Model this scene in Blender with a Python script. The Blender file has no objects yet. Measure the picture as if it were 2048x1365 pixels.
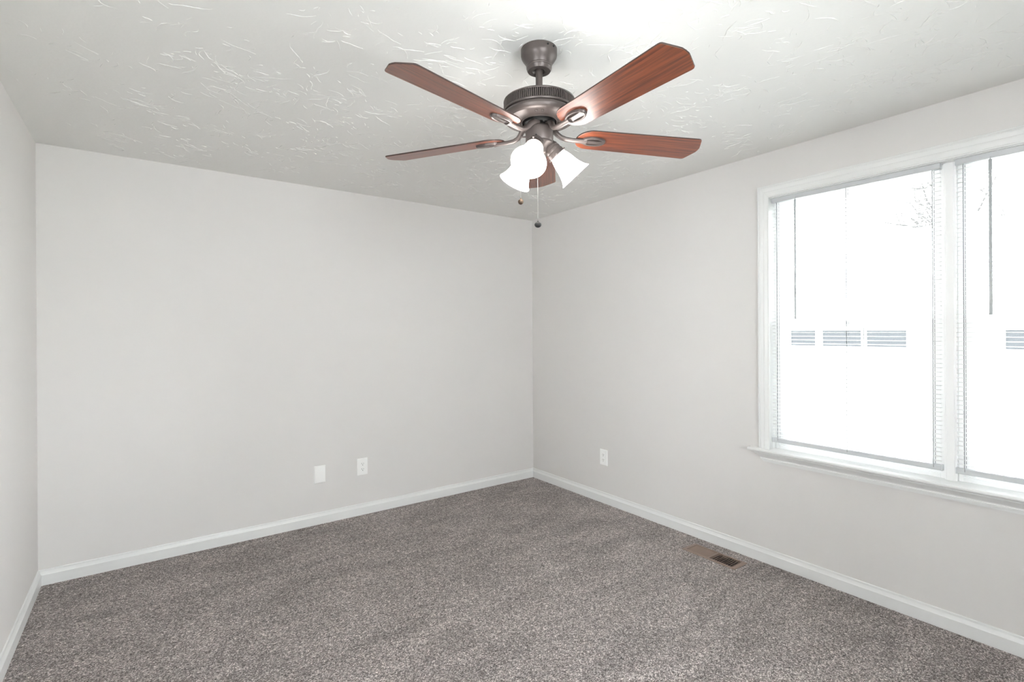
import bpy, bmesh, math, random
from mathutils import Vector, Matrix

SC = bpy.context.scene
PI = math.pi

# ---------------------------------------------------------------- camera
yaw, pitch, roll = 0.628521654, -0.000530080, -0.005517529
fv = Vector((math.sin(yaw)*math.cos(pitch), math.cos(yaw)*math.cos(pitch), math.sin(pitch)))
rv = Vector((math.cos(yaw), -math.sin(yaw), 0))
uv = rv.cross(fv)
c_, s_ = math.cos(roll), math.sin(roll)
rr = rv*c_ + uv*s_
uu = uv*c_ - rv*s_
CAM = Vector((-2.99745, -3.79172, 1.38800))
cam = bpy.data.objects.new('camera', bpy.data.cameras.new('camera'))
SC.collection.objects.link(cam)
m = Matrix((( rr.x, uu.x, -fv.x, CAM.x), (rr.y, uu.y, -fv.y, CAM.y), (rr.z, uu.z, -fv.z, CAM.z), (0, 0, 0, 1)))
cam.matrix_world = m
cam.data.sensor_width = 36
cam.data.lens = 1012.75/2048*36
cam.data.shift_y = -19.065/2048
cam.data.clip_start = 0.02
SC.camera = cam

# ---------------------------------------------------------------- world (bright overcast sky), exposure
SKY = 7.0
LAMP = 6.4
W = bpy.data.worlds.new('overcast_sky'); SC.world = W; W.use_nodes = True
nt = W.node_tree; nt.nodes.clear()
wo = nt.nodes.new('ShaderNodeOutputWorld'); bg = nt.nodes.new('ShaderNodeBackground')
tc = nt.nodes.new('ShaderNodeTexCoord'); sx = nt.nodes.new('ShaderNodeSeparateXYZ')
cr = nt.nodes.new('ShaderNodeValToRGB')
nt.links.new(tc.outputs['Generated'], sx.inputs[0]); nt.links.new(sx.outputs['Z'], cr.inputs['Fac'])
cr.color_ramp.elements[0].position = 0.0; cr.color_ramp.elements[0].color = (0.955, 0.965, 1.0, 1)
cr.color_ramp.elements[1].position = 1.0; cr.color_ramp.elements[1].color = (0.89, 0.93, 1.0, 1)
nt.links.new(cr.outputs['Color'], bg.inputs['Color'])
bg.inputs['Strength'].default_value = SKY
nt.links.new(bg.outputs[0], wo.inputs[0])
SC.view_settings.view_transform = 'Standard'
SC.view_settings.look = 'None'
SC.view_settings.gamma = 1
SC.view_settings.use_curve_mapping = False
SC.view_settings.exposure = 1.60
SC.cycles.use_denoising = True
SC.cycles.max_bounces = 24
SC.cycles.diffuse_bounces = 16
SC.cycles.transmission_bounces = 12
SC.cycles.transparent_max_bounces = 24
SC.cycles.sample_clamp_indirect = 8

# ---------------------------------------------------------------- materials
MATS = {}
def mat(name, col, rough=0.5, metal=0.0, spec=0.5, build=None):
    if name in MATS: return MATS[name]
    M = bpy.data.materials.new(name); M.use_nodes = True
    b = M.node_tree.nodes['Principled BSDF']
    b.inputs['Base Color'].default_value = (*col, 1)
    b.inputs['Roughness'].default_value = rough
    b.inputs['Metallic'].default_value = metal
    b.inputs['Specular IOR Level'].default_value = spec
    if build: build(M, M.node_tree, b)
    MATS[name] = M
    return M
def N(nt, t, **kw):
    n = nt.nodes.new(t)
    for k, v in kw.items(): setattr(n, k, v)
    return n
def noise_bump(scale, strength, dist, detail=3, variation=0.0):
    def f(M, nt, b):
        t = N(nt, 'ShaderNodeTexCoord'); n = N(nt, 'ShaderNodeTexNoise')
        n.inputs['Scale'].default_value = scale; n.inputs['Detail'].default_value = detail
        nt.links.new(t.outputs['Object'], n.inputs['Vector'])
        bp = N(nt, 'ShaderNodeBump'); bp.inputs['Strength'].default_value = strength; bp.inputs['Distance'].default_value = dist
        nt.links.new(n.outputs['Fac'], bp.inputs['Height']); nt.links.new(bp.outputs[0], b.inputs['Normal'])
        if variation:
            base = tuple(b.inputs['Base Color'].default_value)
            n2 = N(nt, 'ShaderNodeTexNoise'); n2.inputs['Scale'].default_value = scale*0.03
            nt.links.new(t.outputs['Object'], n2.inputs['Vector'])
            mx = N(nt, 'ShaderNodeMix', data_type='RGBA')
            mx.inputs[6].default_value = tuple(c*(1-variation) for c in base[:3]) + (1,)
            mx.inputs[7].default_value = base
            nt.links.new(n2.outputs['Fac'], mx.inputs[0]); nt.links.new(mx.outputs[2], b.inputs['Base Color'])
    return f
WALL = mat('warm_grey_wall_paint', (0.715, 0.697, 0.685), 0.75, spec=0.3, build=noise_bump(220, 0.12, 0.001, variation=0.02))
CEIL = mat('white_ceiling_paint', (0.77, 0.765, 0.745), 0.85, spec=0.2, build=noise_bump(60, 0.25, 0.002, 5))
TRIM = mat('white_gloss_trim_paint', (0.77, 0.775, 0.77), 0.32, build=noise_bump(120, 0.04, 0.0005))
VINYL = mat('white_vinyl', (0.93, 0.93, 0.93), 0.35, build=noise_bump(200, 0.02, 0.0003))
PLATE = mat('white_plastic', (0.90, 0.90, 0.89), 0.3, build=noise_bump(300, 0.02, 0.0002))
DARKH = mat('dark_slot', (0.03, 0.028, 0.025), 0.7, build=noise_bump(300, 0.1, 0.0005))
def carpet_build(M, nt, b):
    t = N(nt, 'ShaderNodeTexCoord')
    dn = N(nt, 'ShaderNodeTexNoise'); dn.inputs['Scale'].default_value = 90; dn.inputs['Detail'].default_value = 2
    nt.links.new(t.outputs['Object'], dn.inputs['Vector'])
    va = N(nt, 'ShaderNodeVectorMath', operation='SCALE'); va.inputs['Scale'].default_value = 0.012
    nt.links.new(dn.outputs['Color'], va.inputs[0])
    vb = N(nt, 'ShaderNodeVectorMath', operation='ADD')
    nt.links.new(t.outputs['Object'], vb.inputs[0]); nt.links.new(va.outputs[0], vb.inputs[1])
    vo = N(nt, 'ShaderNodeTexVoronoi'); vo.inputs['Scale'].default_value = 270
    nt.links.new(vb.outputs[0], vo.inputs['Vector'])
    sp = N(nt, 'ShaderNodeSeparateColor'); nt.links.new(vo.outputs['Color'], sp.inputs[0])
    rp = N(nt, 'ShaderNodeValToRGB'); e = rp.color_ramp.elements
    e[0].position = 0.0; e[0].color = (0.08, 0.064, 0.060, 1)
    e[1].position = 1.0; e[1].color = (0.98, 0.90, 0.87, 1)
    for p, c in ((0.3, (0.22, 0.185, 0.175, 1)), (0.6, (0.38, 0.33, 0.315, 1)), (0.85, (0.62, 0.56, 0.54, 1))):
        x = e.new(p); x.color = c
    nt.links.new(sp.outputs[0], rp.inputs['Fac'])
    # pile brushed different ways: soft large patches
    mp = N(nt, 'ShaderNodeMapping'); mp.inputs['Rotation'].default_value = (0, 0, 0.5); mp.inputs['Scale'].default_value = (1.0, 2.6, 1)
    nt.links.new(t.outputs['Object'], mp.inputs['Vector'])
    n2 = N(nt, 'ShaderNodeTexNoise'); n2.inputs['Scale'].default_value = 2.6; n2.inputs['Detail'].default_value = 4; n2.inputs['Distortion'].default_value = 0.6
    nt.links.new(mp.outputs[0], n2.inputs['Vector'])
    mr = N(nt, 'ShaderNodeMapRange'); mr.inputs[1].default_value = 0.3; mr.inputs[2].default_value = 0.7; mr.inputs[3].default_value = 0.80; mr.inputs[4].default_value = 1.16
    nt.links.new(n2.outputs['Fac'], mr.inputs[0])
    n4 = N(nt, 'ShaderNodeTexNoise'); n4.inputs['Scale'].default_value = 45; n4.inputs['Detail'].default_value = 3
    nt.links.new(t.outputs['Object'], n4.inputs['Vector'])
    mr2 = N(nt, 'ShaderNodeMapRange'); mr2.inputs[1].default_value = 0.3; mr2.inputs[2].default_value = 0.7; mr2.inputs[3].default_value = 0.8; mr2.inputs[4].default_value = 1.2
    nt.links.new(n4.outputs['Fac'], mr2.inputs[0])
    mm = N(nt, 'ShaderNodeMath', operation='MULTIPLY'); nt.links.new(mr.outputs[0], mm.inputs[0]); nt.links.new(mr2.outputs[0], mm.inputs[1])
    sc = N(nt, 'ShaderNodeVectorMath', operation='SCALE')
    nt.links.new(rp.outputs['Color'], sc.inputs[0]); nt.links.new(mm.outputs[0], sc.inputs['Scale'])
    nt.links.new(sc.outputs[0], b.inputs['Base Color'])
    bp = N(nt, 'ShaderNodeBump'); bp.inputs['Strength'].default_value = 0.9; bp.inputs['Distance'].default_value = 0.006
    nt.links.new(vo.outputs['Distance'], bp.inputs['Height']); bp.invert = True
    nt.links.new(bp.outputs[0], b.inputs['Normal'])
    b.inputs['Sheen Weight'].default_value = 0.15; b.inputs['Sheen Roughness'].default_value = 0.6
CARPET = mat('taupe_flecked_carpet', (0.3, 0.26, 0.24), 1.0, spec=0.05, build=carpet_build)
BRONZE = mat('aged_bronze_metal', (0.105, 0.086, 0.080), 0.40, 0.35, spec=0.5, build=noise_bump(150, 0.05, 0.0005, variation=0.15))
BLACKM = mat('black_metal', (0.02, 0.02, 0.02), 0.5, 0.4, build=noise_bump(150, 0.05, 0.0005))
def wood_build(M, nt, b):
    t = N(nt, 'ShaderNodeTexCoord'); mp = N(nt, 'ShaderNodeMapping'); mp.inputs['Scale'].default_value = (2.2, 60, 60)
    nt.links.new(t.outputs['Object'], mp.inputs['Vector'])
    n = N(nt, 'ShaderNodeTexNoise'); n.inputs['Scale'].default_value = 2.2; n.inputs['Detail'].default_value = 8; n.inputs['Distortion'].default_value = 0.7
    nt.links.new(mp.outputs[0], n.inputs['Vector'])
    rp = N(nt, 'ShaderNodeValToRGB'); e = rp.color_ramp.elements
    e[0].position = 0.28; e[0].color = (0.060, 0.013, 0.007, 1)
    e[1].position = 0.75; e[1].color = (0.27, 0.070, 0.026, 1)
    nt.links.new(n.outputs['Fac'], rp.inputs['Fac']); nt.links.new(rp.outputs['Color'], b.inputs['Base Color'])
    b.inputs['Coat Weight'].default_value = 0.5; b.inputs['Coat Roughness'].default_value = 0.33
WOOD = mat('cherry_wood_veneer', (0.3, 0.08, 0.03), 0.38, build=wood_build)
EDGE = mat('dark_blade_edge', (0.035, 0.018, 0.014), 0.45, build=noise_bump(200, 0.05, 0.0004))
def shade_mat():
    M = bpy.data.materials.new('frosted_glass_lit'); M.use_nodes = True; nt = M.node_tree; nt.nodes.clear()
    o = N(nt, 'ShaderNodeOutputMaterial'); d = N(nt, 'ShaderNodeBsdfPrincipled'); d.inputs['Base Color'].default_value = (0.9, 0.9, 0.88, 1)
    d.inputs['Roughness'].default_value = 0.35
    n = N(nt, 'ShaderNodeTexNoise'); n.inputs['Scale'].default_value = 30
    mr = N(nt, 'ShaderNodeMapRange'); mr.inputs[3].default_value = LAMP*0.92; mr.inputs[4].default_value = LAMP*1.08
    nt.links.new(n.outputs['Fac'], mr.inputs[0])
    d.inputs['Emission Color'].default_value = (1.0, 0.955, 0.91, 1)
    nt.links.new(mr.outputs[0], d.inputs['Emission Strength'])
    nt.links.new(d.outputs[0], o.inputs[0])
    return M
SHADE = shade_mat()
def glow(name, col, s):
    M = mat(name, col, 0.4)
    b = M.node_tree.nodes['Principled BSDF']; b.inputs['Emission Color'].default_value = (*col, 1); b.inputs['Emission Strength'].default_value = s
    return M
BULB = glow('lit_bulb', (1.0, 0.93, 0.84), 22)
def glass_mat():
    M = bpy.data.materials.new('window_glass'); M.use_nodes = True; nt = M.node_tree; nt.nodes.clear()
    o = N(nt, 'ShaderNodeOutputMaterial'); t = N(nt, 'ShaderNodeBsdfTransparent'); g = N(nt, 'ShaderNodeBsdfGlossy')
    g.inputs['Roughness'].default_value = 0.0; f = N(nt, 'ShaderNodeFresnel'); f.inputs['IOR'].default_value = 1.45
    t.inputs['Color'].default_value = (0.96, 0.98, 0.97, 1)
    mx = N(nt, 'ShaderNodeMixShader'); nt.links.new(f.outputs[0], mx.inputs[0]); nt.links.new(t.outputs[0], mx.inputs[1]); nt.links.new(g.outputs[0], mx.inputs[2])
    nt.links.new(mx.outputs[0], o.inputs[0]); return M
GLASS = glass_mat()
def slat_mat():
    M = bpy.data.materials.new('white_blind_slat'); M.use_nodes = True; nt = M.node_tree; nt.nodes.clear()
    o = N(nt, 'ShaderNodeOutputMaterial'); d = N(nt, 'ShaderNodeBsdfPrincipled'); d.inputs['Base Color'].default_value = (0.92, 0.92, 0.92, 1); d.inputs['Roughness'].default_value = 0.35
    n = N(nt, 'ShaderNodeTexNoise'); n.inputs['Scale'].default_value = 100
    rp = N(nt, 'ShaderNodeValToRGB'); rp.color_ramp.elements[0].color = (0.90, 0.90, 0.90, 1); rp.color_ramp.elements[1].color = (0.94, 0.94, 0.94, 1)
    nt.links.new(n.outputs['Fac'], rp.inputs['Fac']); nt.links.new(rp.outputs[0], d.inputs['Base Color'])
    t = N(nt, 'ShaderNodeBsdfTranslucent'); t.inputs['Color'].default_value = (0.9, 0.9, 0.9, 1)
    mx = N(nt, 'ShaderNodeMixShader'); mx.inputs[0].default_value = 0.25
    nt.links.new(d.outputs[0], mx.inputs[1]); nt.links.new(t.outputs[0], mx.inputs[2]); nt.links.new(mx.outputs[0], o.inputs[0]); return M
SLAT = slat_mat()
CORD = mat('grey_cord', (0.28, 0.29, 0.30), 0.8, build=noise_bump(400, 0.1, 0.0003))
def wand_build(M, nt, b):
    noise_bump(50, 0.02, 0.0003)(M, nt, b)
    t = N(nt, 'ShaderNodeBsdfTransparent'); t.inputs['Color'].default_value = (0.35, 0.37, 0.38, 1)
    mx = N(nt, 'ShaderNodeMixShader'); mx.inputs[0].default_value = 0.05
    nt.links.new(b.outputs[0], mx.inputs[1]); nt.links.new(t.outputs[0], mx.inputs[2])
    nt.links.new(mx.outputs[0], nt.nodes['Material Output'].inputs['Surface'])
WAND = mat('clear_grey_acrylic', (0.5, 0.52, 0.53), 0.25, build=wand_build)
RAIL = mat('blind_rail_backlit_grey', (0.60, 0.615, 0.63), 0.35, build=noise_bump(200, 0.03, 0.0003))  # white rails greyed in the base colour to stand in for backlit shade
VENT = mat('brown_enamelled_steel', (0.30, 0.22, 0.18), 0.45, 0.1, build=noise_bump(200, 0.05, 0.0004, variation=0.1))
CHAIN = mat('chain_beads', (0.30, 0.29, 0.28), 0.3, 0.8, build=noise_bump(300, 0.02, 0.0002))
KNOBB = mat('antique_brass', (0.09, 0.06, 0.04), 0.3, 0.7, build=noise_bump(250, 0.3, 0.002))

# ---------------------------------------------------------------- mesh helpers
def finish(name, bm, material, parent=None, smooth=None, bevel=0, seg=2, matrix=None, extra=None):
    bmesh.ops.recalc_face_normals(bm, faces=bm.faces[:])
    me = bpy.data.meshes.new(name)
    bm.to_mesh(me); bm.free()
    me.materials.append(material)
    for x in (extra or []): me.materials.append(x)
    o = bpy.data.objects.new(name, me)
    SC.collection.objects.link(o)
    if parent is not None: o.parent = parent
    if matrix is not None: o.matrix_local = matrix
    if smooth is not None:
        for p in me.polygons: p.use_smooth = True
        me.set_sharp_from_angle(angle=math.radians(smooth))
    if bevel:
        b = o.modifiers.new('bevel', 'BEVEL'); b.width = bevel; b.segments = seg; b.limit_method = 'ANGLE'; b.angle_limit = math.radians(40)
    return o
def box(bm, x0, x1, y0, y1, z0, z1, M=None):
    P = [Vector((x, y, z)) for x in (x0, x1) for y in (y0, y1) for z in (z0, z1)]
    if M: P = [M @ p for p in P]
    v = [bm.verts.new(p) for p in P]
    for f in ((0,1,3,2), (4,6,7,5), (0,4,5,1), (2,3,7,6), (0,2,6,4), (1,5,7,3)): bm.faces.new([v[i] for i in f])
def lathe(bm, prof, n=48, M=None, close=False):
    rings = []
    for r, z in prof:
        if r < 1e-6:
            p = Vector((0, 0, z)); rings.append([bm.verts.new(M @ p if M else p)])
        else:
            ring = []
            for i in range(n):
                a = 2*PI*i/n; p = Vector((r*math.cos(a), r*math.sin(a), z)); ring.append(bm.verts.new(M @ p if M else p))
            rings.append(ring)
    pairs = list(zip(rings[:-1], rings[1:])) + ([(rings[-1], rings[0])] if close else [])
    for a, b in pairs:
        for i in range(n):
            j = (i+1) % n
            if len(a) == 1 and len(b) == 1: continue
            if len(a) == 1: bm.faces.new((a[0], b[i], b[j]))
            elif len(b) == 1: bm.faces.new((a[i], b[0], a[j]))
            else: bm.faces.new((a[i], b[i], b[j], a[j]))
def tube(bm, pts, r, n=12, flat=1.0, cap=True):
    pts = [Vector(p) for p in pts]; rings = []
    rs = r if isinstance(r, (list, tuple)) else [r]*len(pts)
    prev = None
    for i, p in enumerate(pts):
        t = (pts[min(i+1, len(pts)-1)] - pts[max(i-1, 0)]).normalized()
        if prev is None:
            ref = Vector((0, 0, 1)) if abs(t.z) < 0.9 else Vector((1, 0, 0))
            s = t.cross(ref).normalized()
        else:
            s = (prev - t*prev.dot(t)).normalized()
        prev = s; w = t.cross(s)
        rings.append([bm.verts.new(p + s*math.cos(2*PI*k/n)*rs[i] + w*math.sin(2*PI*k/n)*rs[i]*flat) for k in range(n)])
    for a, b in zip(rings[:-1], rings[1:]):
        for i in range(n): bm.faces.new((a[i], a[(i+1) % n], b[(i+1) % n], b[i]))
    if cap: bm.faces.new(rings[0]); bm.faces.new(rings[-1])
def extrude_profile(bm, prof, fn0, fn1):
    """prof: closed 2D outline; fn0/fn1 map (a, b) to the two end points"""
    A = [bm.verts.new(fn0(*p)) for p in prof]; B = [bm.verts.new(fn1(*p)) for p in prof]
    n = len(prof)
    for i in range(n): bm.faces.new((A[i], A[(i+1) % n], B[(i+1) % n], B[i]))
    bm.faces.new(A); bm.faces.new(B)
def slab(bm, outline, z0, z1, M=None):
    extrude_profile(bm, outline, lambda a, b: (M @ Vector((a, b, z0))) if M else Vector((a, b, z0)),
                    lambda a, b: (M @ Vector((a, b, z1))) if M else Vector((a, b, z1)))
def empty(name, loc, label=None, cat=None, group=None, rz=0):
    o = bpy.data.objects.new(name, None); SC.collection.objects.link(o)
    o.location = loc; o.rotation_euler = (0, 0, rz); o.empty_display_size = 0.1
    if label: o['label'] = label
    if cat: o['category'] = cat
    if group: o['group'] = group
    return o
def struct(o, label=None):
    o['kind'] = 'structure'
    if label: o['label'] = label
    return o
def copy_tree(o, parent=None):
    c = o.copy(); SC.collection.objects.link(c)
    if parent is not None: c.parent = parent
    for ch in [x for x in SC.objects if x.parent == o]: copy_tree(ch, c)
    return c

# ---------------------------------------------------------------- the room
L = 3.4752; H = 2.44; YB = -4.66; T = 0.14
OY0, OY1, OZ0, OZ1 = -3.905, -2.262, 0.68, 2.168    # window opening
VX0, VX1, VY0, VY1 = -0.232, -0.120, -2.150, -1.850   # duct hole in the floor

bm = bmesh.new()
xs = [-L-T, VX0, VX1, 0]; ys = [YB-T, VY0, VY1, T]
for i in range(3):
    for j in range(3):
        if i == 1 and j == 1: continue
        x0, x1, y0, y1 = xs[i], xs[i+1], ys[j], ys[j+1]
        bm.faces.new([bm.verts.new(p) for p in ((x0, y0, 0), (x1, y0, 0), (x1, y1, 0), (x0, y1, 0))])
        bm.faces.new([bm.verts.new(p) for p in ((x0, y0, -0.15), (x0, y1, -0.15), (x1, y1, -0.15), (x1, y0, -0.15))])
bmesh.ops.remove_doubles(bm, verts=bm.verts[:], dist=1e-5)
struct(finish('floor', bm, CARPET), 'flecked taupe carpet covering the whole floor')

bm = bmesh.new(); box(bm, -L-T, T, 0, T, -0.15, H); struct(finish('wall_back', bm, WALL), 'long pale wall facing the camera, left of the far corner')
SY0, SY1 = -3.55, -2.95                                # added, unseen opening in the left wall, lets in fill daylight
bm = bmesh.new(); box(bm, -L-T, -L, YB, SY0, -0.15, H); box(bm, -L-T, -L, SY1, 0, -0.15, H); box(bm, -L-T, -L, SY0, SY1, -0.15, 0.90); box(bm, -L-T, -L, SY0, SY1, 2.168, H)
struct(finish('wall_left', bm, WALL), 'pale wall at the left edge of the photo')
WX0, WX1, WZ0, WZ1 = -2.85, -1.72, 0.68, 2.168         # opening added behind the camera, out of view, for more daylight
bm = bmesh.new()
box(bm, -L-T, WX0, YB-T, YB, -0.15, H); box(bm, WX1, T, YB-T, YB, -0.15, H)
box(bm, WX0, WX1, YB-T, YB, -0.15, WZ0); box(bm, WX0, WX1, YB-T, YB, WZ1, H)
struct(finish('wall_front', bm, WALL), 'pale wall behind the camera')
bm = bmesh.new()
a_, b_, c_, d_ = OY0-0.003, OY1+0.003, OZ0-0.0195, OZ1+0.003
box(bm, 0, T, b_, 0, -0.15, H); box(bm, 0, T, YB, a_, -0.15, H)
box(bm, 0, T, a_, b_, -0.15, c_); box(bm, 0, T, a_, b_, d_, H)
struct(finish('wall_right', bm, WALL), 'pale wall with the window on the right')

# ceiling: slab with the raised trowel and brush strokes of its stomped plaster
random.seed(11)
bm = bmesh.new(); box(bm, -L-T, T, YB-T, T, H, H+0.12)
def stroke(x, y, a, ln, curve, w, h):
    n = max(4, int(ln/0.010)); pl = []
    ph = random.uniform(0, 6); aa = a
    for i in range(n+1):
        pl.append((x, y, aa)); aa += curve/n + random.gauss(0, 0.16)
        x += math.cos(aa)*ln/n; y += math.sin(aa)*ln/n
    prev = None
    for i, (px, py, pa) in enumerate(pl):
        if not (-L+0.03 < px < -0.03 and YB+0.03 < py < -0.03): break
        t = i/n; k = math.sin(PI*min(max(t, 0.04), 0.96))**0.6 * (0.75+0.25*math.sin(ph+i*1.7))
        nx, ny = -math.sin(pa), math.cos(pa)
        ww = w*k; hh = h*k
        cur = [bm.verts.new((px-nx*ww*0.35, py-ny*ww*0.35, H+0.0005)), bm.verts.new((px-nx*ww*0.1, py-ny*ww*0.1, H-hh)), bm.verts.new((px+nx*ww*0.9, py+ny*ww*0.9, H+0.0005))]
        if prev:
            bm.faces.new((prev[0], prev[1], cur[1], cur[0])); bm.faces.new((prev[1], prev[2], cur[2], cur[1]))
        prev = cur
for c in range(1000):
    cx, cy = random.uniform(-L+0.1, -0.1), random.uniform(YB+0.1, -0.1)
    edge = min(cx+L, -cx, -cy)
    if random.random() > min(1, max(0.08, (edge-0.05)/0.35)): continue
    base = random.uniform(0, 2*PI); k = random.randint(3, 7)
    for j in range(k):
        a = base + random.gauss(0, 0.55)
        r0 = random.uniform(0.0, 0.10)
        ln = random.choice((0.02, 0.025, 0.035, 0.05, 0.07, 0.10))*random.uniform(0.7, 1.3)
        stroke(cx+math.cos(a)*r0+random.gauss(0, 0.03), cy+math.sin(a)*r0+random.gauss(0, 0.03), a, ln, random.gauss(0, 0.9), random.uniform(0.0020, 0.0042), random.uniform(0.0012, 0.0028))
me = finish('ceiling', bm, CEIL); struct(me, 'white ceiling with raised stomped plaster strokes')

# baseboards with an ogee top
BP = [(0, 0), (0.015, 0), (0.015, 0.057), (0.0135, 0.0585), (0.0125, 0.0595), (0.0100, 0.066), (0.0065, 0.073), (0.0060, 0.0755), (0.0065, 0.078), (0.0050, 0.083), (0, 0.085)]
bm = bmesh.new(); extrude_profile(bm, BP, lambda a, b: Vector((-L, -a, b)), lambda a, b: Vector((0, -a, b))); struct(finish('baseboard_back', bm, TRIM, smooth=35))
bm = bmesh.new(); extrude_profile(bm, BP, lambda a, b: Vector((-a, -a, b)), lambda a, b: Vector((-a, YB, b))); struct(finish('baseboard_right', bm, TRIM, smooth=35))
bm = bmesh.new(); extrude_profile(bm, BP, lambda a, b: Vector((-L+a, -a, b)), lambda a, b: Vector((-L+a, YB, b))); struct(finish('baseboard_left', bm, TRIM, smooth=35))
bm = bmesh.new(); extrude_profile(bm, BP, lambda a, b: Vector((-L+0.013, YB+a, b)), lambda a, b: Vector((-0.013, YB+a, b))); struct(finish('baseboard_front', bm, TRIM, smooth=35))

# ---------------------------------------------------------------- window
win = empty('window_1', (0, (OY0+OY1)/2, OZ0)); struct(win, 'white twin sash window with fluted casing and deep sill')
wy = (OY0+OY1)/2
def wl(bm):  # world -> window-local
    bmesh.ops.translate(bm, verts=bm.verts[:], vec=(0, -wy, -OZ0)); return bm
# casing: colonial profile; (a = distance from the opening edge, b = projection into the room)
CP = [(0.0, 0), (0.0, 0.010), (0.003, 0.012), (0.007, 0.012), (0.009, 0.009), (0.014, 0.0095), (0.022, 0.013), (0.030, 0.0155), (0.034, 0.0155), (0.036, 0.0135), (0.041, 0.0145), (0.048, 0.017), (0.054, 0.0185), (0.058, 0.0185), (0.060, 0.0165), (0.063, 0.0165), (0.065, 0.019), (0.070, 0.019), (0.072, 0.017), (0.072, 0)]
ci = 0.004
y1, y0, zt = OY1+ci-0.008, OY0-ci+0.008, OZ1+ci-0.004
bm = bmesh.new()
extrude_profile(bm, CP, lambda a, b: Vector((-b, y1+a*0.9, OZ0)), lambda a, b: Vector((-b, y1+a*0.9, zt+a)))
extrude_profile(bm, CP, lambda a, b: Vector((-b, y0-a*0.9, OZ0)), lambda a, b: Vector((-b, y0-a*0.9, zt+a)))
extrude_profile(bm, CP, lambda a, b: Vector((-b, y1+a*0.9, zt+a)), lambda a, b: Vector((-b, y0-a*0.9, zt+a)))
finish('window_casing', wl(bm), TRIM, win, smooth=25)
# stool (inner sill) with rounded nose
SP = [(0.062, OZ0-0.019), (-0.040, OZ0-0.019), (-0.046, OZ0-0.016), (-0.049, OZ0-0.010), (-0.048, OZ0-0.004), (-0.044, OZ0), (0.062, OZ0)]
bm = bmesh.new()
extrude_profile(bm, [(min(a, -0.0005), b) for a, b in SP], lambda a, b: Vector((a, OY1+0.115, b)), lambda a, b: Vector((a, OY0-0.115, b)))
box(bm, -0.001, 0.10, OY0+0.0005, OY1-0.0005, OZ0-0.018, OZ0)
finish('window_sill', wl(bm), TRIM, win, smooth=35)
# apron below: crown-like moulding with returned, slanted ends
AP = [(0, OZ0-0.019), (-0.042, OZ0-0.019), (-0.041, OZ0-0.024), (-0.032, OZ0-0.032), (-0.022, OZ0-0.042), (-0.016, OZ0-0.051), (-0.016, OZ0-0.055), (-0.019, OZ0-0.057), (-0.019, OZ0-0.063), (-0.015, OZ0-0.0645), (-0.015, OZ0-0.0695), (-0.011, OZ0-0.071), (-0.011, OZ0-0.077), (0, OZ0-0.078)]
def apr(s):
    def f(a, b):
        k = (OZ0-0.019-b)/0.059
        e = (OY1+0.078-0.045*k) if s > 0 else (OY0-0.078+0.045*k)
        return Vector((a, e, b))
    return f
bm = bmesh.new(); extrude_profile(bm, AP, apr(1), apr(-1)); finish('window_apron', wl(bm), TRIM, win, smooth=30)
# jamb liner: white boards lining the opening
bm = bmesh.new()
box(bm, 0.001, T, OY1-0.004, OY1+0.002, OZ0, OZ1); box(bm, 0.001, T, OY0-0.002, OY0+0.004, OZ0, OZ1); box(bm, 0.001, T, OY0, OY1, OZ1-0.004, OZ1+0.002)
finish('window_jamb', wl(bm), TRIM, win)
MY0, MY1 = -3.106, -3.060
bm = bmesh.new(); box(bm, 0.045, T, MY0, MY1, OZ0, OZ1-0.004); box(bm, 0.040, 0.046, MY0+0.008, MY1-0.008, OZ0, OZ1-0.004)
finish('window_mullion', wl(bm), VINYL, win, bevel=0.002)
def sash(u0, u1, z0, z1, x, name):
    bm = bmesh.new(); w = 0.038; d = 0.028
    box(bm, x, x+d, u0, u0+w, z0, z1); box(bm, x, x+d, u1-w, u1, z0, z1)
    box(bm, x, x+d, u0+w, u1-w, z0, z0+w); box(bm, x, x+d, u0+w, u1-w, z1-w*0.85, z1)
    s = finish(name, wl(bm), VINYL, win, bevel=0.002)
    bm = bmesh.new(); box(bm, x+0.012, x+0.016, u0+w-0.004, u1-w+0.004, z0+w-0.004, z1-w*0.85+0.004)
    finish('glass_pane', wl(bm), GLASS, s)
    return s
for (u0, u1) in ((MY1+0.001, OY1-0.005), (OY0+0.005, MY0-0.001)):
    bm = bmesh.new(); box(bm, 0.062, T, u0, u0+0.018, OZ0, OZ1-0.004); box(bm, 0.062, T, u1-0.018, u1, OZ0, OZ1-0.004)
    box(bm, 0.062, T, u0+0.018, u1-0.018, OZ0, OZ0+0.022); box(bm, 0.062, T, u0+0.018, u1-0.018, OZ1-0.026, OZ1-0.004)
    finish('window_frame', wl(bm), VINYL, win, bevel=0.002)
    s = sash(u0+0.018, u1-0.018, OZ0+0.022, 1.438, 0.072, 'lower_sash')
    bm = bmesh.new(); cy = (u0+u1)/2; box(bm, 0.058, 0.072, cy-0.025, cy+0.025, 1.420, 1.434); finish('sash_lock', wl(bm), VINYL, s, bevel=0.003)
    sash(u0+0.018, u1-0.018, 1.402, OZ1-0.026, 0.104, 'upper_sash')

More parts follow.
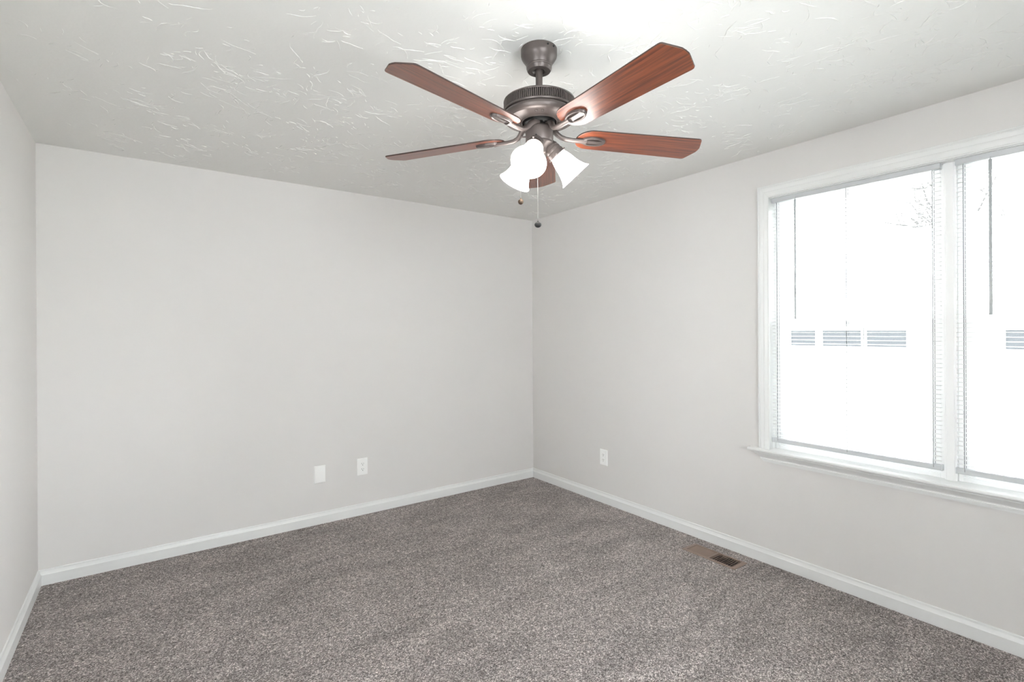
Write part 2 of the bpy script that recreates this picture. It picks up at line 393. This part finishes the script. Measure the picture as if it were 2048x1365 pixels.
# unseen sash windows added beside and behind the camera to brighten the room
def added_window(name, label, M, w, z0, z1, twin):
    """local frame: x along the wall, room side +y, origin at the middle of the wall face"""
    wz = empty(name, M @ Vector((0, 0, z0))); wz.rotation_euler = M.to_euler(); struct(wz, label)
    h = z1-z0; x0, x1 = -w/2, w/2
    bm = bmesh.new()
    box(bm, x0-0.07, x0, 0, 0.018, 0, h+0.07); box(bm, x1, x1+0.07, 0, 0.018, 0, h+0.07); box(bm, x0, x1, 0, 0.018, h, h+0.07)
    finish('window_casing', bm, TRIM, wz, bevel=0.003)
    bm = bmesh.new(); box(bm, x0-0.10, x1+0.10, 0, 0.045, -0.019, 0); finish('window_sill', bm, TRIM, wz, bevel=0.004)
    if twin:
        bm = bmesh.new(); box(bm, -0.023, 0.023, -T, -0.045, 0, h); finish('window_mullion', bm, VINYL, wz, bevel=0.002)
    for (u0, u1) in (((x0, -0.023), (0.023, x1)) if twin else ((x0, x1),)):
        for k, (a, b, yy) in enumerate(((0, h*0.51, -0.10), (h*0.485, h, -0.13))):
            bm = bmesh.new(); box(bm, u0, u0+0.045, yy, yy+0.028, a, b); box(bm, u1-0.045, u1, yy, yy+0.028, a, b)
            box(bm, u0+0.045, u1-0.045, yy, yy+0.028, a, a+0.038); box(bm, u0+0.045, u1-0.045, yy, yy+0.028, b-0.038, b)
            sa = finish(('lower_sash', 'upper_sash')[k], bm, VINYL, wz, bevel=0.002)
            bm = bmesh.new(); box(bm, u0+0.041, u1-0.041, yy+0.012, yy+0.016, a+0.034, b-0.034); finish('glass_pane', bm, GLASS, sa)
added_window('added_window_rear', 'unseen white sash window added behind the camera for fill daylight', Matrix.Translation(((WX0+WX1)/2, YB, 0)), WX1-WX0, WZ0, WZ1, WX1-WX0 > 1.2)
added_window('added_window_left', 'unseen white sash window added in the left wall for fill daylight', Matrix.Translation((-L, (SY0+SY1)/2, 0)) @ Matrix.Rotation(-PI/2, 4, 'Z'), SY1-SY0, 0.90, 2.168, False)

# ---------------------------------------------------------------- blinds
def blind(u0, u1, wandoff, label):
    """venetian mini blind hanging inside the opening between u0 (right) and u1 (left)"""
    B = empty('window_blind', (0.026, (u0+u1)/2, OZ1-0.004), label, 'window blind', 'mini blinds in the twin window')
    cy = (u0+u1)/2; w = (u1-u0)/2; zt = 0.0
    bm = bmesh.new()
    extrude_profile(bm, [(-0.014, 0), (-0.014, -0.024), (-0.011, -0.027), (0.011, -0.027), (0.014, -0.024), (0.014, 0)], lambda a, b: Vector((a, w, b)), lambda a, b: Vector((a, -w, b)))
    finish('headrail', bm, RAIL, B, bevel=0.001)
    zr = 0.724-(OZ1-0.004)
    bm = bmesh.new()
    z = -0.045
    while z > zr+0.040:
        n = 6; top = []; bot = []
        for i in range(n+1):
            x = -0.0125+0.025*i/n; c = 0.0022*(1-(x/0.0125)**2)
            tl = x*0.03
            top.append((x, z+c+tl+0.0004)); bot.append((x, z+c+tl-0.0004))
        extrude_profile(bm, top+bot[::-1], lambda a, b: Vector((a, w-0.002, b)), lambda a, b: Vector((a, -w+0.002, b)))
        z -= 0.0208
    finish('slats', bm, SLAT, B, smooth=50)
    bm = bmesh.new()
    extrude_profile(bm, [(-0.0125, zr+0.003), (-0.0125, zr+0.022), (-0.009, zr+0.026), (0.009, zr+0.026), (0.0125, zr+0.022), (0.0125, zr+0.003), (0.010, zr), (-0.010, zr)], lambda a, b: Vector((a, w-0.001, b)), lambda a, b: Vector((a, -w+0.001, b)))
    for yy in (w-0.001, -w+0.001):
        box(bm, -0.014, 0.014, yy-0.003, yy+0.003, zr-0.001, zr+0.027)
    for yy in (w*0.62, w*0.0, -w*0.62): box(bm, -0.0135, -0.0115, yy-0.006, yy+0.006, zr+0.004, zr+0.012)
    finish('bottom_rail', bm, RAIL, B, bevel=0.0008)
    for yy in (w-0.030, 0.0, -w+0.030):
        bm = bmesh.new()
        for xx in (-0.0138, 0.0138): tube(bm, [(xx, yy, -0.027), (xx, yy, zr+0.012)], 0.0012, 6)
        tube(bm, [(0, yy+0.004, -0.027), (0, yy+0.004, zr+0.018)], 0.0012, 6)
        finish('ladder_cord', bm, CORD, B)
    yy = w-wandoff
    bm = bmesh.new()
    tube(bm, [(-0.019, yy, -0.034), (-0.021, yy, -0.040), (-0.021, yy, -0.708)], 0.0060, 6)
    tube(bm, [(-0.021, yy, -0.700), (-0.021, yy, -0.716)], [0.0064, 0.0064], 8)
    tube(bm, [(-0.012, yy, -0.020), (-0.017, yy, -0.022), (-0.0195, yy, -0.028), (-0.019, yy, -0.036)], 0.0016, 8)
    finish('tilt_wand', bm, WAND, B, smooth=40)
    return B
blind(MY1+0.003, OY1-0.008, 0.138, 'white mini blind in the window half nearer the room corner, whole width in view')
blind(OY0+0.008, MY0-0.003, 0.122, 'white mini blind in the window half cut off by the right photo edge')

# ---------------------------------------------------------------- outlets
def plate(name, loc, rz, label, cat, duplex, wdt=0.080, hgt=0.126):
    """local frame: plate faces -Y"""
    R_ = empty(name, loc, label, cat, rz=rz)
    bm = bmesh.new(); w, h = wdt/2, hgt/2
    A = [(-w, -h), (w, -h), (w, h), (-w, h)]; B_ = [(-w+0.004, -h+0.004), (w-0.004, -h+0.004), (w-0.004, h-0.004), (-w+0.004, h-0.004)]
    v0 = [bm.verts.new((a, 0, b)) for a, b in A]; v1 = [bm.verts.new((a, -0.004, b)) for a, b in A]; v2 = [bm.verts.new((a, -0.0065, b)) for a, b in B_]
    for p, q in ((v0, v1), (v1, v2)):
        for i in range(4): bm.faces.new((p[i], p[(i+1) % 4], q[(i+1) % 4], q[i]))
    bm.faces.new(v2); bm.faces.new(v0)
    finish('cover_plate', bm, PLATE, R_, bevel=0.0008)
    def disc(x, z, r, y0, y1, nm, m_, n=20, clip=None):
        bm = bmesh.new(); o = []
        for i in range(n):
            a = 2*PI*i/n; px, pz = r*math.cos(a), r*math.sin(a)
            if clip: pz = max(-clip, min(clip, pz))
            o.append((x+px, z+pz))
        extrude_profile(bm, o, lambda a, b: Vector((a, y0, b)), lambda a, b: Vector((a, y1, b)))
        return finish(nm, bm, m_, R_)
    if duplex:
        for zc in (0.0205, -0.0205):
            s = disc(0, zc, 0.0172, -0.006, -0.0085, 'socket', PLATE, 28, 0.0145)
            bm = bmesh.new()
            box(bm, -0.0078, -0.0056, -0.0088, -0.0080, zc-0.001, zc+0.0085); box(bm, 0.0056, 0.0076, -0.0088, -0.0080, zc, zc+0.0075)
            o = [(0.0028*math.cos(2*PI*i/12), zc-0.0075+max(-0.0022, 0.0028*math.sin(2*PI*i/12))) for i in range(12)]
            extrude_profile(bm, o, lambda a, b: Vector((a, -0.0080, b)), lambda a, b: Vector((a, -0.0088, b)))
            finish('socket_slots', bm, DARKH, s)
        disc(0, 0, 0.0032, -0.006, -0.0078, 'screw', PLATE, 14)
    else:
        for zc in (0.041, -0.041): disc(0, zc, 0.0030, -0.006, -0.0074, 'screw', PLATE, 14)
    return R_
plate('wall_plate', (-1.971, 0, 0.358), 0, 'plain white blank cover plate low on the wall, left of the outlet', 'wall plate', False)
plate('power_outlet', (-1.6575, 0, 0.364), 0, 'white duplex outlet just right of the blank cover plate', 'outlet', True)
plate('power_outlet', (0, -0.9205, 0.366), -PI/2, 'white duplex outlet between the room corner and the window', 'outlet', True)

# ---------------------------------------------------------------- floor register
X0, X1, Y0, Y1 = -0.246, -0.106, -2.178, -1.822
reg = empty('floor_vent', ((X0+X1)/2, (Y0+Y1)/2, 0), 'brown metal louvered register set in the carpet along the window wall', 'floor vent')
hx, hy = (X1-X0)/2, (Y1-Y0)/2; ix, iy = hx-0.016, hy-0.026
bm = bmesh.new()
def ringrect(z, ox, oy): return [bm.verts.new((sx_*ox, sy_*oy, z)) for sx_, sy_ in ((-1, -1), (1, -1), (1, 1), (-1, 1))]
R0 = ringrect(0.001, hx, hy); R1 = ringrect(0.0045, hx-0.004, hy-0.004); R2 = ringrect(0.0060, ix+0.002, iy+0.002); R3 = ringrect(0.0045, ix, iy); R4 = ringrect(-0.012, ix, iy)
for p, q in ((R0, R1), (R1, R2), (R2, R3), (R3, R4)):
    for i in range(4): bm.faces.new((p[i], p[(i+1) % 4], q[(i+1) % 4], q[i]))
box(bm, -ix, ix, -0.006, 0.006, -0.010, 0.0055)
finish('vent_frame', bm, VENT, reg)
def louvers(ya, yb, n, tilt):
    bm = bmesh.new()
    for i in range(n):
        yc = ya+(yb-ya)*(i+0.5)/n
        Mx = Matrix.Translation((0, yc, -0.002)) @ Matrix.Rotation(tilt, 4, 'X')
        box(bm, -ix, ix, -0.0065, 0.0065, -0.0007, 0.0007, Mx)
    return finish('louvers', bm, VENT, reg)
louvers(0.007, iy-0.001, 10, math.radians(27)).name = 'louvers'
louvers(-iy+0.001, -0.007, 10, math.radians(-62))
bm = bmesh.new()
D = [(-ix-0.001, -iy-0.001), (ix+0.001, -iy-0.001), (ix+0.001, iy+0.001), (-ix-0.001, iy+0.001)]
va = [bm.verts.new((a, b, -0.006)) for a, b in D]; vb = [bm.verts.new((a, b, -0.14)) for a, b in D]
for i in range(4): bm.faces.new((va[i], va[(i+1) % 4], vb[(i+1) % 4], vb[i]))
bm.faces.new(vb)
finish('duct', bm, DARKH, reg)

# ---------------------------------------------------------------- ceiling fan
FC = Vector((-1.799, -2.324, 0))
fan = empty('ceiling_fan', (FC.x, FC.y, H), 'dark bronze ceiling fan with five cherry wood blades and three lit bell shades', 'ceiling fan')
def fz(z): return z-H
def part(name, prof, material=BRONZE, n=64, parent=fan, smooth=30, M=None, close=False):
    bm = bmesh.new(); lathe(bm, [(r, fz(z)) for r, z in prof], n, M, close)
    return finish(name, bm, material, parent, smooth=smooth)
can = part('canopy', [(0, 2.4395), (0.066, 2.4395), (0.0675, 2.437), (0.0675, 2.416), (0.066, 2.409), (0.061, 2.400), (0.054, 2.391), (0.0495, 2.383), (0.0475, 2.378), (0.0480, 2.375), (0.0465, 2.372), (0.0475, 2.369), (0.045, 2.362), (0.042, 2.357), (0.024, 2.357), (0.020, 2.362), (0.014, 2.366), (0, 2.366)])
for a in (-1.75, -1.35):
    bm = bmesh.new()
    Mx = Matrix.Translation((0.067*math.cos(a), 0.067*math.sin(a), fz(2.428))) @ Matrix.Rotation(a, 4, 'Z') @ Matrix.Rotation(PI/2, 4, 'Y')
    lathe(bm, [(0, 0.003), (0.003, 0.0025), (0.0042, 0), (0.0042, -0.002)], 14, Mx)
    finish('canopy_screw', bm, BLACKM, can)
part('downrod', [(0.0128, 2.365), (0.0128, 2.262), (0.022, 2.262), (0.026, 2.256), (0.026, 2.250), (0, 2.250)], n=32)
mot = part('motor_housing', [(0, 2.256), (0.050, 2.256), (0.100, 2.253), (0.124, 2.248), (0.1325, 2.243), (0.1335, 2.240), (0.1325, 2.238),
    (0.1255, 2.237), (0.1255, 2.209), (0.1330, 2.208), (0.1340, 2.205), (0.1325, 2.201), (0.127, 2.199), (0.127, 2.197), (0.1325, 2.195), (0.1350, 2.188), (0.1335, 2.180), (0.1290, 2.174),
    (0.1230, 2.171), (0.1220, 2.1725), (0.1205, 2.171), (0.100, 2.166), (0.082, 2.1645), (0.072, 2.165), (0.070, 2.168), (0.068, 2.165), (0.064, 2.166), (0.062, 2.172), (0.062, 2.190), (0, 2.190)], n=96)
# vented band: upright fins around the recess
bm = bmesh.new(); NF = 112
for i in range(NF):
    a = 2*PI*i/NF; Mx = Matrix.Rotation(a, 4, 'Z')
    box(bm, 0.1245, 0.1328, -0.0020, 0.0020, fz(2.2375), fz(2.2085), Mx)
finish('vent_band', bm, BRONZE, mot, bevel=0.0008, seg=1)
bm = bmesh.new(); lathe(bm, [(0.1262, fz(2.2372)), (0.1262, fz(2.2088))], 96); finish('vent_recess', bm, DARKH, mot)
# screws and slots on the underside ring
bm = bmesh.new()
lathe(bm, [(0.0068, 0.0014), (0.0068, -0.0010), (0.0054, -0.0016), (0.0050, -0.0006), (0.0046, -0.0012), (0, -0.0014)], 20)
scr = finish('housing_screw', bm, BRONZE, mot, extra=[BLACKM])
for p in scr.data.polygons:
    r_ = math.hypot(p.center.x, p.center.y)
    if 0.0047 < r_ < 0.0053 or (r_ < 0.0047 and abs(p.center.x) < 0.0008): p.material_index = 1
sp_ = []
for i in range(5):
    for off in (-0.10, 0.10):
        sp_.append(math.radians(-129)+2*PI*i/5+off)
for i, a in enumerate(sp_):
    q = scr if i == 0 else copy_tree(scr, mot)
    q.matrix_local = Matrix.Translation((0.105*math.cos(a), 0.105*math.sin(a), fz(2.1673))) @ Matrix.Rotation(a, 4, 'Z')
bm = bmesh.new()
lathe(bm, [(0.058, fz(2.190)), (0.058, fz(2.160)), (0.052, fz(2.156)), (0.030, fz(2.156)), (0.030, fz(2.140)), (0, fz(2.140))], 48)
for i in range(10):
    a = 2*PI*i/10
    Mx = Matrix.Translation((0.047*math.cos(a), 0.047*math.sin(a), fz(2.156)))
    lathe(bm, [(0, -0.005), (0.004, -0.004), (0.005, 0.001)], 12, Mx)
finish('flywheel', bm, BLACKM, fan, smooth=30)

# blades: local +X outward, +Y = left edge seen from the hub, underside at z = 0
def blade_outline():
    right = []
    for i in range(0, 9):
        t = i/8*PI/2
        right.append((0.205-0.060*math.cos(t), 0.060*math.sin(t)))
    pts = right + [(0.40, 0.0645), (0.60, 0.0695), (0.632, 0.0705), (0.640, 0.069), (0.645, 0.065), (0.663, 0.026), (0.668, 0.014), (0.669, 0.0)]
    full = pts + [(x, -y) for x, y in pts[::-1][1:-1]]
    return full
bm = bmesh.new()
ol = blade_outline()
slab(bm, ol, 0, 0.0055)
BT = math.radians(11.5)
bm.faces.ensure_lookup_table()
bme = finish('fan_blade', bm, WOOD, fan, bevel=0.0012, seg=2, extra=[EDGE])
for p in bme.data.polygons:
    if abs(p.normal.z) < 0.5 or p.normal.z > 0.5: p.material_index = 1
# bracket (blade iron), a sub-part of each blade: arm and slotted oval paddle, in the blade's own frame
def bracket_bm():
    bm = bmesh.new()
    def loc(x, y, z):  # from fan frame along this blade's direction, into the tilted blade frame
        p = Vector((x, y, z-(2.117)))
        return Matrix.Rotation(BT, 4, 'X').inverted() @ p
    path = [(0.036, 0, 2.158), (0.052, 0, 2.1535), (0.064, 0, 2.144), (0.074, 0, 2.130), (0.086, 0, 2.119), (0.104, 0, 2.1125), (0.130, 0, 2.1095), (0.160, 0, 2.1095), (0.185, 0, 2.1095)]
    P = []
    for i, a in enumerate(path):
        p = loc(*a)
        k = min(1, max(0, (a[0]-0.10)/0.06)); q = Vector((a[0], 0, -0.0055)); p = p.lerp(q, k)
        P.append(p)
    tube(bm, P, [0.015, 0.014, 0.0130, 0.0120, 0.0112, 0.0105, 0.0102, 0.011, 0.013], 14, 0.75)
    # oval paddle with two slots: rings of an ellipse, thickness profile raised rim
    cx = 0.214; A, B_ = 0.049, 0.0270; n = 40
    def ell(k, z): return [bm.verts.new((cx+A*k[0]*math.cos(2*PI*i/n), B_*k[1]*math.sin(2*PI*i/n), z)) for i in range(n)]
    rings = [ell((1.0, 1.0), -0.0002), ell((1.0, 1.0), -0.005), ell((0.96, 0.94), -0.0085), ell((0.88, 0.84), -0.0095), ell((0.80, 0.72), -0.0075), ell((0.78, 0.68), -0.0002)]
    for p, q in zip(rings[:-1], rings[1:]):
        for i in range(n): bm.faces.new((p[i], p[(i+1) % n], q[(i+1) % n], q[i]))
    # centre bar leaves a slot either side
    o = []
    for i in range(13):
        t = i/12; x = cx-A*0.86+2*A*0.86*t; o.append((x, 0.0085+0.006*abs(2*t-1)**3))
    o = o+[(x, -y) for x, y in o[::-1]]
    slab(bm, o, -0.0085, -0.0002)
    return bm
bk = finish('blade_bracket', bracket_bm(), BRONZE, bme, smooth=40)
bm = bmesh.new(); slab(bm, [(0.214+0.041*math.cos(2*PI*i/32), 0.021*math.sin(2*PI*i/32)) for i in range(32)], -0.0016, -0.0001)
finish('bracket_recess', bm, EDGE, bme)
TH0 = 3.38306595
for k in range(5):
    a = TH0+k*2*PI/5
    b = bme if k == 0 else copy_tree(bme, fan)
    # right-hand edge (seen from the hub) is the higher one
    b.matrix_local = Matrix.Translation((0, 0, fz(2.117))) @ Matrix.Rotation(a, 4, 'Z') @ Matrix.Rotation(-BT, 4, 'X')

sw = part('switch_housing', [(0.030, 2.156), (0.030, 2.148), (0.046, 2.146), (0.0505, 2.141), (0.0515, 2.136), (0.0515, 2.096), (0.0500, 2.092), (0.0520, 2.089), (0.0520, 2.084), (0.047, 2.079), (0.036, 2.073), (0.030, 2.064), (0.026, 2.052), (0.016, 2.044), (0.008, 2.041), (0.006, 2.034), (0, 2.032)], n=56)
for a in (-0.4, 1.7, 3.8):
    bm = bmesh.new()
    Mx = Matrix.Translation((0.0515*math.cos(a), 0.0515*math.sin(a), fz(2.102))) @ Matrix.Rotation(a, 4, 'Z') @ Matrix.Rotation(PI/2, 4, 'Y')
    lathe(bm, [(0, 0.005), (0.003, 0.0045), (0.0038, 0), (0.0038, -0.001)], 12, Mx)
    finish('set_screw', bm, BLACKM, sw)

# lamp holders with bell shades
TAU = math.radians(43.5); AZ = -2.53
def holder(az):
    d = Vector((math.cos(az), math.sin(az), 0)); ax = (d*math.sin(TAU)+Vector((0, 0, -math.cos(TAU)))).normalized()
    n0 = d*0.0637+Vector((0, 0, fz(2.056)))
    return d, ax, n0
def frame(o, ax):
    q = Vector((0, 0, 1)).rotation_difference(ax); return Matrix.Translation(o) @ q.to_matrix().to_4x4()
# in local frame of the holder: +Z along the shade axis, neck plane at z=0
bm = bmesh.new()
lathe(bm, [(0, -0.046), (0.010, -0.046), (0.022, -0.041), (0.0275, -0.032), (0.0285, -0.026), (0.0275, -0.024), (0.0290, -0.021), (0.0300, -0.012), (0.0290, -0.010), (0.0310, -0.007), (0.0325, 0.004), (0.0340, 0.006), (0.0340, 0.010), (0.0320, 0.010), (0.0305, 0.002), (0.010, -0.012), (0, -0.012)], 40)
h0 = finish('lamp_holder', bm, BRONZE, fan, smooth=30)
bm = bmesh.new()
prof = [(0.0275, 0.002), (0.0292, 0.010), (0.0330, 0.020), (0.0365, 0.032), (0.0395, 0.046), (0.0420, 0.062), (0.0460, 0.078), (0.0515, 0.093), (0.0580, 0.105), (0.0628, 0.111)]
inner = [(r-0.0028, z) for r, z in prof[::-1]]
lathe(bm, prof+[(0.0635, 0.1125), (0.0622, 0.1128)]+inner, 56, None, True)
sh = finish('lamp_shade', bm, SHADE, h0, smooth=60)
bm = bmesh.new(); lathe(bm, [(0, -0.012), (0.012, -0.010), (0.013, 0.010), (0.016, 0.022), (0.023, 0.038), (0.0255, 0.052), (0.023, 0.066), (0.014, 0.076), (0, 0.080)], 28)
finish('light_bulb', bm, BULB, h0, smooth=60)
for k in range(3):
    a = 2*PI*k/3+0.5
    bm = bmesh.new()
    Mx = Matrix.Rotation(a, 4, 'Z') @ Matrix.Translation((0.031, 0, 0.006)) @ Matrix.Rotation(PI/2, 4, 'Y')
    lathe(bm, [(0.0018, -0.004), (0.0018, 0.006), (0.0038, 0.006), (0.0038, 0.011), (0, 0.012)], 12, Mx)
    finish('thumb_screw', bm, BRONZE, h0)
for k in range(3):
    d, ax, n0 = holder(AZ+k*2*PI/3)
    h = h0 if k == 0 else copy_tree(h0, fan)
    h.matrix_local = frame(n0, ax)
# short arms joining body and holders
for k in range(3):
    d, ax, n0 = holder(AZ+k*2*PI/3)
    bm = bmesh.new(); p1 = n0-ax*0.036
    tube(bm, [Vector((0, 0, fz(2.078)))+d*0.012, Vector((0, 0, fz(2.083)))+d*0.026, p1], 0.014, 16)
    finish('lamp_arm', bm, BRONZE, fan, smooth=40)

def pull_chain(x, y, ztop, zk, knobm, r):
    bm = bmesh.new(); z = ztop
    sph = [(0, 0.0013), (0.0011, 0.0008), (0.0013, 0), (0.0011, -0.0008), (0, -0.0013)]
    tube(bm, [(x, y, fz(ztop)), (x, y, fz(zk))], 0.00035, 5)
    while z > zk+0.004:
        lathe(bm, [(rr_, zz+fz(z)) for rr_, zz in sph], 8, Matrix.Translation((x, y, 0))); z -= 0.0038
    c = finish('pull_chain', bm, CHAIN, fan, smooth=80)
    bm = bmesh.new(); Mx = Matrix.Translation((x, y, fz(zk)))
    lathe(bm, [(0, 0.014), (0.0022, 0.013), (0.003, 0.010), (r*0.7, 0.0065), (r*0.95, 0.003), (r, -0.001), (r*0.93, -0.005), (r*0.7, -0.009), (r*0.3, -0.0115), (0, -0.012)], 28, Mx)
    finish('pull_knob', bm, knobm, c, smooth=40)
    return c
pull_chain(-0.058, 0.041, 2.112, 1.8725, KNOBB, 0.0105)
bm = bmesh.new(); tube(bm, [(-0.040, 0.028, fz(2.113)), (-0.056, 0.0395, fz(2.113)), (-0.058, 0.041, fz(2.110))], 0.003, 10); finish('chain_outlet', bm, BRONZE, sw)
pull_chain(-0.007, 0.003, 2.034, 1.7860, BLACKM, 0.0130)

# ---------------------------------------------------------------- outside the window
GRASS = mat('pale_dry_lawn', (0.62, 0.62, 0.56), 0.95, build=noise_bump(8, 0.5, 0.02, variation=0.1))
SIDING = mat('white_lap_siding', (0.90, 0.90, 0.89), 0.6, build=noise_bump(40, 0.05, 0.002))
ROOF = mat('grey_shingles', (0.42, 0.42, 0.43), 0.9, build=noise_bump(30, 0.6, 0.01, variation=0.2))
PANE2 = mat('house_window_glass', (0.03, 0.032, 0.035), 0.4, spec=0.15, build=noise_bump(3, 0.02, 0.002))
BARK = mat('grey_bark', (0.05, 0.047, 0.045), 0.9, build=noise_bump(40, 0.5, 0.01, variation=0.2))
bm = bmesh.new(); box(bm, 0.3, 40, -30, 30, -0.9, -0.7)
struct(finish('ground', bm, GRASS), 'pale ground outside the window')
HX = 12.0
house = empty('neighbouring_house', (HX, -0.5, -0.7), 'white sided house seen faintly through the blinds', 'house')
bm = bmesh.new(); zb = 0.0
k = 0
while zb < 2.9:   # lap boards
    extrude_profile(bm, [(0.0, zb), (-0.022, zb), (-0.004, zb+0.15), (0.0, zb+0.15)], lambda a, b: Vector((a, -7, b)), lambda a, b: Vector((a, 9, b)))
    zb += 0.15
box(bm, 0, 6, -7, 9, 0, 2.95)
finish('wall', bm, SIDING, house)
bm = bmesh.new(); extrude_profile(bm, [(-0.45, 2.9), (3, 5.0), (6.45, 2.9), (3, 4.85)], lambda a, b: Vector((a, -7.4, b)), lambda a, b: Vector((a, 9.4, b)))
finish('roof', bm, ROOF, house)
for yc, w_ in ((2.90+0.5, 0.33), (1.93+0.5, 0.46), (0.93+0.5, 0.42), (-1.65+0.5, 0.42)):
    bm = bmesh.new(); z0, z1 = 1.64, 2.06; ww = w_
    for a in ((-ww-0.07, -ww, z0-0.07, z1+0.07), (ww, ww+0.07, z0-0.07, z1+0.07), (-ww, ww, z0-0.07, z0), (-ww, ww, z1, z1+0.07)):
        box(bm, -0.06, 0, yc+a[0], yc+a[1], a[2], a[3])
    f_ = finish('window', bm, SIDING, house)
    bm = bmesh.new(); box(bm, -0.035, -0.024, yc-ww, yc+ww, z0, z1); finish('pane', bm, PANE2, f_)

def tree(x, y, h, seed, label):
    random.seed(seed)
    Tt = empty('bare_tree', (x, y, -0.7), label, 'tree', 'bare trees outside')
    bm = bmesh.new()
    def br(p, d, ln, r, depth):
        pts = [p]; q = p; dd = d
        for i in range(4):
            dd = (dd+Vector((random.gauss(0, .12), random.gauss(0, .12), random.gauss(0.03, .06)))).normalized(); q = q+dd*ln/4; pts.append(q)
        tube(bm, pts, [r*(1-0.11*i) for i in range(5)], 6)
        if depth > 0:
            for k in range(4):
                s = pts[random.randint(2, 4)]
                nd = (dd*0.6+Vector((random.gauss(0, .6), random.gauss(0, .6), random.gauss(0.2, .35)))).normalized()
                br(s, nd, ln*random.uniform(0.5, 0.75), r*0.5, depth-1)
    br(Vector((0, 0, 0)), Vector((0, 0, 1)), h*0.4, h*0.016, 5)
    finish('trunk', bm, BARK, Tt, smooth=60)
tree(20.5, 1.2, 10.5, 3, 'bare tree seen faintly through the upper panes of the left window half')
tree(21.5, -11.0, 10.5, 8, 'bare tree seen faintly through the upper panes of the right window half')
